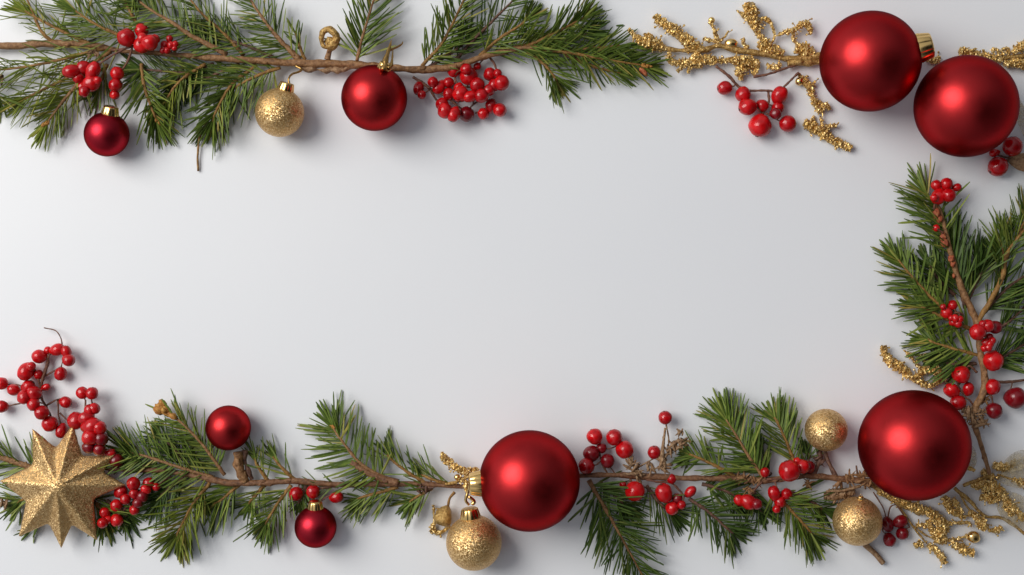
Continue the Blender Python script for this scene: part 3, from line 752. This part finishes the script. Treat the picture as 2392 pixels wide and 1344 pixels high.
berries('spreading branched berry spray above the gold star with a dry curled tip', (100, 900),
        [(135, 817, 14, 1.15, 10), (112, 819, 9), (155, 822, 11, 1.3, 100), (91, 833, 15, 1.1, 170), (161, 842, 14), (142, 874, 14, 1.1, 250), (60, 869, 18, 1.15, 240), (73, 856, 10), (90, 875, 11), (4, 896, 14), (31, 911, 13, 1.1, 170), (66, 904, 15, 1.1, 40), (80, 920, 17), (56, 929, 15), (78, 945, 14, 1.1, 250), (107, 905, 8, 1.4, 20), (4, 950, 14), (97, 964, 16), (116, 990, 18), (154, 940, 13, 1.1, 340), (143, 1008, 13, 1.2, 250)],
        [[3.6, (112, 845), (102, 880), (95, 905), (97, 930), (110, 955), (120, 975)], [1.8, (103, 880), (130, 865), (140, 858)], [1.8, (142, 860), (148, 838)], [(95, 905), (90, 890), (85, 868)], [1.8, (95, 905), (60, 915), (45, 900), (15, 898)], [1.8, (62, 940), (35, 945), (15, 950)], [2.2, (108, 948), (130, 935), (138, 933)], [2.2, (135, 935), (137, 970), (142, 990)], [2, (140, 965), (160, 985)], [(112, 845), (115, 830), (130, 820)], [1.6, (145, 805), (142, 790), (130, 773), (103, 766)]], zb=7, sr=2.8, seed=11, zst=18)
berries('crowded berry cluster spilling down onto the upper right points of the gold star', (205, 970),
        [(178, 983, 20), (201, 976, 14, 1.3, 200), (192, 918, 14), (215, 919, 14), (210, 958, 13), (220, 955, 13), (215, 996, 20, 1.25, 10), (232, 1000, 16), (210, 1022, 18), (208, 1045, 14, 1, 0, 1), (236, 1025, 16, 1, 0, 1), (232, 1050, 14, 1, 0, 1), (272, 1076, 16, 1, 0, 1), (255, 1060, 10, 1.6, 20)],
        [[2.2, (200, 935), (198, 960), (190, 980)], [2.2, (215, 940), (217, 965), (220, 990)], [(225, 985), (228, 1020), (235, 1060), (260, 1075)]], zb=16, seed=12)
berries('berry bunch by the right-hand tip of the gold star, below the brown stem', (300, 1170),
        [(347, 1130, 14), (365, 1138, 9), (340, 1143, 10, 1.2), (332, 1160, 14, 1, 0, 1), (322, 1175, 12, 1, 0, 1), (313, 1153, 11), (312, 1130, 15), (283, 1148, 14, 1.15, 30), (293, 1166, 12), (272, 1181, 14), (314, 1192, 11), (245, 1198, 12), (252, 1215, 9), (240, 1222, 12), (273, 1216, 14)],
        [[(400, 1112), (372, 1130), (345, 1150), (310, 1172), (280, 1200), (258, 1212)]], zb=16, seed=13)
berries('three single red berries around the gold cap of the small bottom left bauble', (735, 1153),
        [(691, 1154, 15, 1.1, 240), (731, 1149, 15, 1.05, 90), (786, 1162, 13, 1.25, 10)], [[(700, 1128), (696, 1140)], [(730, 1130), (731, 1140)], [1.8, (750, 1170), (770, 1158), (815, 1138)]], zb=14, seed=14)
berries('seven round red berries just right of the big bottom centre bauble', (1410, 1055),
        [(1405, 1047, 12, 1, 0, 1), (1382, 1060, 18, 1, 0, 1), (1370, 1089, 18), (1419, 1077, 16, 1, 0, 1), (1389, 1020, 18), (1435, 1022, 18.5), (1459, 1051, 20)], [[2.4, (1420, 1108), (1405, 1080), (1400, 1050), (1395, 1035)], [1.6, (1400, 1050), (1425, 1048), (1445, 1040)], [1.8, (1440, 1112), (1425, 1090)]], zb=12, seed=15)
berries('two far-apart red berries beside the pale husks, one raised on a thin stalk', (1540, 1020),
        [(1554, 976, 15.5), (1528, 1057, 15)], [[2.4, (1560, 1060), (1562, 1025), (1556, 992)], [2, (1490, 1092), (1512, 1080), (1530, 1070)]], zb=12, seed=16, bark='husk')
berries('red berries below the bottom stem, two large and oval, right of the bottom centre bauble', (1540, 1155),
        [(1483, 1148, 22), (1455, 1132, 8), (1582, 1165, 12, 1, 0, 1), (1551, 1152, 19, 1.15, 110), (1569, 1119, 11), (1570, 1188, 15), (1592, 1180, 10), (1613, 1149, 11, 1.4, 40)], [[(1500, 1118), (1530, 1125), (1570, 1130), (1600, 1160)], [1.6, (1575, 1135), (1595, 1155), (1605, 1158)], [(1470, 1115), (1478, 1130)]], zb=20, seed=17)
berries('red berries around the knotted bottom right stem, the top one large and round', (1825, 1130),
        [(1787, 1103, 11), (1890, 1091, 14, 1, 0, 1), (1875, 1090, 16), (1862, 1078, 9), (1844, 1100, 24), (1808, 1152, 14, 1.2, 110), (1838, 1154, 13), (1822, 1174, 13), (1814, 1190, 9), (1728, 1170, 12, 1.3, 140), (1748, 1173, 16, 1.2, 330), (1768, 1178, 12, 1, 0, 1)], [[(1790, 1120), (1830, 1118), (1870, 1108)], [(1810, 1122), (1815, 1140), (1825, 1160)], [(1780, 1125), (1762, 1145), (1745, 1160)]], zb=26, seed=18)
berries('four small dark berries on thin stalks right of the lowest gold bauble', (2090, 1240),
        [(2074, 1226, 13, 1.3, 280, 1), (2104, 1218, 14, 1.15, 20, 1), (2108, 1247, 14, 1, 0, 1), (2078, 1262, 14, 1.1, 290, 1)], [[1.8, (2040, 1150), (2062, 1185), (2070, 1210)], [1.8, (2074, 1210), (2080, 1185), (2095, 1178)], [2, (2085, 1165), (2108, 1200), (2125, 1232)], [1.6, (2070, 1215), (2062, 1240), (2075, 1250)], [1.6, (2125, 1232), (2112, 1236)]], zb=2, zst=14, seed=19)

# ------------------------------------------------------------------ gold glitter twigs
def crust(mb, pts, rads, z, R, grains=1.0, jit=1.1):
    cp = [P(x, y, (z[i] if isinstance(z, (list, tuple)) else z)) for i, (x, y) in enumerate(pts)]
    n_ = 10 * (len(pts) - 1) + 2
    ax = spline(cp, n_)
    if not isinstance(rads, (list, tuple)): rads = [rads, rads]
    def rad(u):
        f = u * (len(rads) - 1); i = min(int(f), len(rads) - 2)
        return rads[i] + (rads[i + 1] - rads[i]) * (f - i)
    tube(mb, ax, lambda u: max(1.2, rad(u) * .80), 9, jit, seed=R.random() * 60, nf=.16)
    fr = frames(ax)
    length = sum((ax[i + 1] - ax[i]).length for i in range(n_))
    for k in range(int(length * .95 * grains)):
        u = R.random(); i = min(int(u * n_), n_ - 1); t_, a, b = fr[i]; r = rad(u)
        an = R.uniform(-.3, 3.44)
        q = ax[i].lerp(ax[i + 1], u * n_ - i) + (a * math.cos(an) + b * math.sin(an)) * r * R.uniform(.4, .95)
        if q.z < 2: q.z = 2
        g = min(r * R.uniform(.2, .46), 4.8)
        blob(mb, q, g, R.random() * 50, .9, (R.uniform(.9, 1.7), R.uniform(.35, .8), R.uniform(.25, .8)), 6, 4, rot=R.uniform(0, 6.28), nf=1.8)
    for k in range(int(length * .055 * grains)):             # fine curled tendrils with a grain at the end
        i = R.randrange(1, n_); t_, a, b = fr[i]; sg = R.choice((-1, 1)); r = rad(i / n_)
        d = (a * sg + t_ * R.uniform(-.2, 1.2) + Vector((0, 0, R.uniform(-.2, .3)))).normalized()
        q0 = ax[i]; l_ = r + R.uniform(3, 10)
        q1 = q0 + d * l_ * .6 + Vector((0, 0, 1)); q2 = q0 + d * l_ + t_ * R.uniform(-5, 5)
        q1.z = max(q1.z, 2); q2.z = max(q2.z, 2)
        tube(mb, spline([q0, q1, q2], 6), lambda u: 1.7 - .6 * u, 5, .6)
        blob(mb, q2, R.uniform(1.8, 3.2), k, .6, nu=6, nv=4)
GT = 'gold glitter twigs'
def gold_twig(label, at, stems, crusts, beads=(), z=14, seed=1, smat='gold_old', name='gold_twig'):
    R = random.Random(seed)
    th = thing(name, P(at[0], at[1], 0), label, 'gold twig', GT)
    for pts, rads in stems:
        stem(th, pts, rads, z, bark='gold_bark', name='stem', jit=.5, knots=2, seed=seed)
    for pts, rads in crusts:
        mb = MB(); crust(mb, pts, rads, z + R.uniform(-3, 4), R)
        mb.build('glitter_spray', M['crust'], th, smooth=False)
    for x, y, r, e, an in beads:
        mb = MB(); blob(mb, P(x, y, max(z, r)), r, x, .08, (e, 1, .9), 16, 10, rot=math.radians(an)); mb.build('bead', M['gold'], th)
    return th
gold_twig('long gold glitter twig with curled side shoots at top, left of two big baubles', (1700, 120),
    [([(1500, 108), (1540, 112), (1590, 118), (1640, 118), (1680, 108), (1725, 118), (1790, 128), (1850, 138), (1918, 132)], [5, 6, 5, 7, 6, 8, 7, 7, 9]), ([(1840, 150), (1870, 146), (1915, 145)], [8, 11, 7])],
    [([(1467, 68), (1485, 85), (1500, 98), (1530, 105), (1555, 116)], [5, 7, 15, 17, 6]),
     ([(1505, 78), (1520, 95), (1545, 112)], [4, 15, 8]),
     ([(1530, 37), (1550, 55), (1580, 75), (1605, 95), (1640, 118)], [9, 11, 13, 16, 8]),
     ([(1660, 50), (1668, 68), (1673, 83), (1680, 100)], [7, 4, 6, 3]),
     ([(1642, 90), (1670, 96), (1690, 90), (1702, 72)], [6, 5, 4, 2]),
     ([(1748, 6), (1752, 30), (1762, 55), (1772, 80), (1790, 100)], [11, 20, 12, 7, 9]),
     ([(1720, 24), (1740, 38), (1755, 45)], [2, 8, 8]),
     ([(1772, 60), (1780, 45), (1795, 48), (1805, 65), (1810, 85), (1800, 100), (1785, 98)], [4, 5, 6, 4, 4, 5, 5]),
     ([(1818, 82), (1840, 74), (1855, 70), (1870, 60), (1885, 56), (1893, 70), (1892, 82)], [4, 8, 6, 8, 9, 7, 3]),
     ([(1855, 75), (1853, 92), (1868, 110)], [5, 4, 7]),
     ([(1858, 112), (1880, 118), (1900, 126)], [13, 16, 11]),
     ([(1770, 105), (1800, 115), (1830, 128)], [9, 16, 9]),
     ([(1565, 122), (1562, 138), (1580, 148), (1610, 142), (1635, 125)], [5, 8, 8, 8, 10]),
     ([(1582, 168), (1600, 152), (1625, 145), (1660, 140), (1670, 150)], [5, 6, 12, 12, 7]),
     ([(1607, 172), (1612, 158), (1640, 155)], [4, 5, 6]),
     ([(1655, 135), (1690, 142), (1725, 140), (1760, 138)], [7, 6, 11, 7]),
     ([(1732, 188), (1728, 168), (1745, 152), (1770, 146)], [5, 13, 15, 9]),
     ([(1758, 175), (1768, 162), (1768, 140)], [6, 6, 6]),
     ([(1790, 150), (1810, 160), (1822, 148)], [5, 7, 7]),
     ([(1735, 90), (1738, 102), (1745, 115)], [6, 5, 7]),
     ([(1882, 96), (1888, 108), (1895, 118)], [2, 3, 4])],
    [(1662, 48, 8, 1, 0), (1708, 102, 12, 1.3, 0)], z=16, seed=71)
gold_twig('short gold glitter shoot dropping from the knot left of the top big bauble', (1895, 220),
    [([(1866, 172), (1875, 190), (1890, 208)], [4, 5, 4])],
    [([(1866, 182), (1880, 192), (1890, 205), (1898, 225), (1908, 245), (1922, 258)], [8, 9, 7, 8, 11, 13]), ([(1920, 250), (1932, 245), (1936, 258)], [7, 6, 5]), ([(1885, 200), (1900, 196), (1903, 188)], [4, 5, 2])], [(1868, 190, 10, 1.1, 40)], z=12, seed=72)
gold_twig('detached gold glitter stub below the top big bauble, nearest the empty table', (1930, 310),
    [], [([(1878, 286), (1895, 296), (1915, 305), (1935, 322), (1960, 335), (1988, 348)], [9, 13, 15, 12, 10, 9]), ([(1915, 272), (1918, 285), (1920, 300)], [3, 4, 5]), ([(1900, 270), (1902, 285), (1908, 298)], [3, 4, 5]), ([(1930, 300), (1942, 294), (1954, 295)], [7, 6, 6])], z=10, seed=73)
gold_twig('gold glitter twig reaching in from the right edge above the corner bauble', (2310, 130),
    [([(2320, 140), (2360, 134), (2410, 130)], [4, 5, 5])],
    [([(2240, 117), (2255, 122), (2280, 128), (2310, 134), (2340, 140)], [9, 11, 11, 9, 8]), ([(2322, 128), (2318, 116), (2330, 118), (2334, 130)], [3, 4, 4, 4]), ([(2344, 132), (2340, 118), (2352, 114), (2358, 124), (2352, 134)], [4, 5, 5, 4, 5]), ([(2365, 125), (2380, 112), (2405, 105)], [6, 11, 12]), ([(2345, 150), (2370, 148), (2405, 152)], [8, 11, 12]), ([(2296, 125), (2298, 116)], [4, 3])], z=12, seed=74)
gold_twig('scrap of gold glitter showing between the two upper right big baubles', (2180, 142), [], [([(2165, 140), (2178, 140), (2195, 144)], [6, 9, 6]), ([(2182, 148), (2188, 138), (2196, 134)], [5, 5, 4])], z=8, seed=75)
gold_twig('stubby gold glitter shoot behind the gold cap of the bottom centre bauble', (1065, 1090),
    [([(1040, 1132), (1070, 1125), (1100, 1110)], [4, 4, 4])],
    [([(1030, 1064), (1045, 1078), (1065, 1092), (1085, 1104), (1100, 1112)], [9, 9, 9, 10, 8]), ([(1032, 1056), (1034, 1064)], [4, 6]), ([(1098, 1100), (1108, 1098), (1116, 1102)], [9, 9, 6]), ([(1066, 1112), (1074, 1120), (1085, 1128), (1092, 1150)], [7, 8, 7, 6])], [(1068, 1115, 7, 1, 0)], z=40, seed=76)
gold_twig('gold leafy twig left of the rose hips, pointing to the empty table', (2120, 860),
    [([(2195, 885), (2215, 895)], [3, 2])],
    [([(2063, 808), (2068, 830), (2085, 848), (2105, 860), (2120, 875), (2135, 885)], [8, 11, 14, 12, 10, 7]), ([(2135, 886), (2150, 895), (2168, 903), (2185, 895), (2195, 880), (2190, 868)], [8, 8, 7, 8, 10, 7]), ([(2138, 884), (2150, 872), (2170, 866), (2195, 870), (2210, 890)], [7, 8, 8, 11, 5]), ([(2110, 818), (2125, 828), (2135, 845), (2150, 858), (2170, 862)], [2, 4, 4, 5, 7]), ([(2126, 828), (2142, 822)], [4, 2]), ([(2140, 846), (2152, 832), (2168, 828)], [3, 4, 3])], [(2137, 887, 7, 1, 0), (2114, 862, 5, 1.3, -30)], z=14, seed=77)
gold_twig('forked gold glitter twig with a golden bead, running out below the largest red bauble', (2180, 1210),
    [([(2020, 1120), (2060, 1150), (2100, 1175), (2150, 1200)], [5, 6, 7, 6]), ([(2090, 1172), (2115, 1205), (2140, 1240), (2165, 1270)], [2.6, 2.6, 2.4, 2.2]), ([(2135, 1230), (2165, 1252), (2185, 1258)], [2.2, 2.4, 3])],
    [([(2050, 1150), (2090, 1165), (2120, 1180), (2155, 1192), (2185, 1208), (2200, 1232), (2195, 1255)], [6, 9, 11, 11, 14, 17, 11]), ([(2165, 1215), (2178, 1240), (2190, 1260), (2212, 1262)], [6, 8, 11, 9]), ([(2205, 1225), (2230, 1222), (2260, 1222), (2270, 1230)], [8, 5, 4, 3]), ([(2222, 1260), (2232, 1272), (2250, 1282), (2262, 1290), (2275, 1292)], [5, 11, 13, 8, 9]), ([(2215, 1262), (2240, 1258), (2260, 1252)], [5, 4, 5]), ([(2168, 1272), (2185, 1285), (2198, 1298), (2206, 1316)], [7, 8, 9, 10]), ([(2135, 1275), (2148, 1272), (2156, 1278)], [7, 9, 5]), ([(2140, 1228), (2155, 1226), (2172, 1222)], [5, 6, 3])],
    [(2274, 1255, 14, 1.12, -20), (2160, 1232, 5, 1, 0)], z=14, seed=78)
g9 = gold_twig('tangle of bronze-gold leaves and stems in the bottom right corner of the table', (2300, 1150),
    [([(2230, 1140), (2265, 1170), (2300, 1205), (2345, 1212), (2400, 1252)], [5, 5, 4, 4, 4]), ([(2240, 1150), (2260, 1185), (2280, 1205)], [2.4, 2.4, 2]), ([(2250, 1135), (2290, 1120), (2320, 1110)], [4, 5, 4]), ([(2330, 1108), (2365, 1120), (2400, 1120)], [2.5, 2.5, 2])],
    [([(2208, 1160), (2215, 1182), (2232, 1198), (2255, 1210)], [10, 11, 9, 5]), ([(2225, 1165), (2235, 1180), (2250, 1200)], [7, 7, 5]), ([(2262, 1195), (2280, 1208), (2295, 1225), (2302, 1238)], [6, 10, 15, 9]), ([(2308, 1238), (2325, 1240), (2340, 1232)], [4, 7, 8]), ([(2320, 1088), (2345, 1092), (2370, 1082)], [9, 12, 6]), ([(2295, 1100), (2305, 1108), (2320, 1118)], [9, 9, 9]), ([(2270, 1130), (2295, 1135), (2320, 1140), (2340, 1150)], [9, 14, 16, 11]), ([(2290, 1160), (2315, 1165), (2335, 1162)], [8, 14, 10]), ([(2340, 1150), (2352, 1170), (2370, 1190), (2395, 1215)], [9, 11, 9, 8]), ([(2350, 1195), (2360, 1180), (2362, 1205)], [9, 13, 8]), ([(2365, 1120), (2385, 1130), (2405, 1135)], [6, 9, 9]), ([(2275, 1100), (2262, 1092)], [6, 5])],
    [(2330, 1116, 5, 1.2, 0)], z=16, seed=79)
# gauzy veined leaves of that tangle, slightly cupped sheets with thickness
def leaf(par, cx, cy, ln, wd, ang, z, mat='gauze', cup=.18, seed=0):
    mb = MB(); nu, nv = 14, 9; ca, sa = math.cos(ang), math.sin(ang); c0 = P(cx, cy, z)
    for sgn in (1, -1):
        vs = []; fs = []
        for i in range(nu + 1):
            u = i / nu; hw = wd * math.sin(math.pi * min(1, u * .94 + .03)) ** .75
            for j in range(nv):
                v_ = j / (nv - 1) * 2 - 1
                x, y = u * ln, v_ * hw
                zz = cup * wd * (v_ * v_) + 4 * noise.noise(Vector((x * .05 + seed, y * .06, seed))) + sgn * .35
                vs.append(c0 + Vector((x * ca - y * sa, x * sa + y * ca, zz + 6 * math.sin(u * 3))))
        for i in range(nu):
            for j in range(nv - 1):
                q = (i * nv + j, i * nv + j + 1, (i + 1) * nv + j + 1, (i + 1) * nv + j)
                fs.append(q if sgn < 0 else q[::-1])
        mb.add(vs, fs)
    return mb.build('leaf', M[mat], par)
leaf(g9, 2330, 1118, 110, 34, .25, 12, seed=1)
leaf(g9, 2325, 1150, 120, 36, -.75, 10, seed=2)
leaf(g9, 2340, 1095, 80, 22, .5, 14, seed=3)
leaf(g9, 2272, 1095, 60, 13, 1.75, 14, seed=4)
lf = thing('dry_leaf', P(2385, 330, 0), 'pale translucent leaf slipping out behind the corner bauble at the right edge', 'leaf')
leaf(lf, 2362, 215, 150, 15, -1.2, 8, seed=6)
dl = thing('dried_petal', P(2385, 385, 0), 'brown dried petal under the berries at the right edge, below the corner bauble', 'petal')
leaf(dl, 2352, 375, 80, 22, -.15, 14, mat='husk', cup=.3, seed=7)

# ------------------------------------------------------------------ seed pods
pod = thing('seed_pod', P(768, 120, 0), 'curled bronze seed pod standing on the bare top stem, left of the upright sprig', 'seed pod')
stem(pod, [(766, 140), (770, 122), (774, 112)], [9, 6, 7], 34, name='stalk', bark='bark', jit=.6, seed=61)
mb = MB()
tube(mb, spline([P(772, 115, 36), P(754, 106, 36), P(751, 88, 40), P(756, 74, 44), P(768, 69, 46), P(780, 76, 46), P(785, 90, 42), P(778, 104, 38), P(766, 110, 36)], 48), lambda u: 4 + 8 * u, 10, .25, seed=3, nf=.1)
blob(mb, P(772, 98, 36), 14, 3, .6, (1, .9, .8)); mb.build('curl', M['gold_bark'], pod)
mb = MB(); tube(mb, spline([P(772, 112, 36), P(784, 104, 40), P(791, 94, 42), P(795, 90, 44)], 12), lambda u: 6 * (1 - u) + 1.5, 8, .6, seed=9); mb.build('horn', M['gold_bark'], pod)

pc = thing('seed_pod', P(1950, 1158, 0), 'fuzzy brown bud pod lying above the lowest gold bauble', 'seed pod')
mb = MB(); R_ = random.Random(5)
crust(mb, [(1925, 1160), (1945, 1158), (1970, 1154), (1995, 1146)], [10, 16, 15, 9], 18, R_, 1.3, .5); mb.build('pod', M['husk'], pc)
mb = MB(); tube(mb, spline([P(1930, 1148, 30), P(1970, 1146, 32), P(2010, 1136, 32)], 12), 3.2, 7, .5); mb.build('stalk', M['husk'], pc)

bell = thing('dried_flower', P(1030, 1215, 0), 'dry golden bell flower on a thin stalk, left of the crown-capped gold bauble', 'flower')
mb = MB()
tube(mb, spline([P(1062, 1150, 30), P(1050, 1165, 28), P(1046, 1185, 26)], 10), 3, 7, .4); mb.build('stalk', M['bark_orange'], bell)
mb = MB()
vs = []; fs = []; c0 = P(1046, 1182, 26); dd = Vector((-.35, -.9, .05)).normalized(); a = dd.cross(Vector((0, 0, 1))).normalized(); b = dd.cross(a)
prof = [(0, 4), (8, 13), (20, 19), (34, 21), (46, 17), (44, 15), (32, 17), (16, 12), (6, 3)]
for h_, r in prof:
    for i in range(18):
        an = i / 18 * 6.283; rr = r * (1 + .12 * math.sin(an * 3 + h_ * .1))
        vs.append(c0 + dd * h_ + (a * math.cos(an) + b * math.sin(an)) * rr)
for j in range(len(prof) - 1):
    for i in range(18):
        i2 = (i + 1) % 18; fs.append((j * 18 + i, j * 18 + i2, (j + 1) * 18 + i2, (j + 1) * 18 + i))
for q in vs: q.z = max(q.z, 1.5)
mb.add(vs, fs); mb.build('bell', M['gold_bark'], bell)
mb = MB(); crust(mb, [(1012, 1180), (1013, 1200), (1014, 1220), (1008, 1235)], [4, 3, 4, 9], 12, R_); crust(mb, [(1005, 1238), (1022, 1245), (1040, 1238), (1052, 1230)], [8, 6, 5, 4], 8, R_)
mb.build('petal_rim', M['crust'], bell)

for k, (x, y, an, lab) in enumerate([(1448, 60, .05, 'single short fallen needle on the bare table above the tip of the long gold twig'),
                                    (334, 1238, .02, 'single fallen needle on the table left of the olive sprig at lower left')]):
    fn = thing('fallen_needle', P(x, y, 0), lab, 'needle', 'fallen needles on the table')
    nb = MB(); d = Vector((math.cos(an), math.sin(an), 0)); q = P(x, y, 3)
    needle(nb, q - d * (9, 8, 3)[k], d, Vector((0, 0, 1)), (18, 17, 6)[k], (4.5, 3.5, 3)[k], Vector((0, .05, 0))); nb.build('needle', M['needle_dark'], fn, smooth=False)

# hanging loops of gold thread between stem and baubles
th = thing('gold_thread', P(690, 170, 0), 'curled gold thread tying the upper left gold bauble to the stem', 'thread')
mb = MB(); tube(mb, spline([P(678, 200, 62), P(674, 186, 62), P(682, 174, 56), P(698, 168, 50), P(704, 162, 44), P(690, 154, 40)], 24), 2.8, 8, .4); mb.build('thread', M['gold_old'], th)
th = thing('gold_thread', P(1094, 1165, 0), 'straight gold tie between two gold caps at bottom centre', 'thread')
mb = MB(); tube(mb, spline([P(1096, 1180, 80), P(1088, 1168, 82), P(1093, 1150, 84), P(1100, 1120, 90)], 20), 3.4, 8, .4); tube(mb, spline([P(1102, 1178, 78), P(1108, 1172, 80), P(1095, 1160, 82)], 12), 4, 8, .4); mb.build('thread', M['gold'], th)
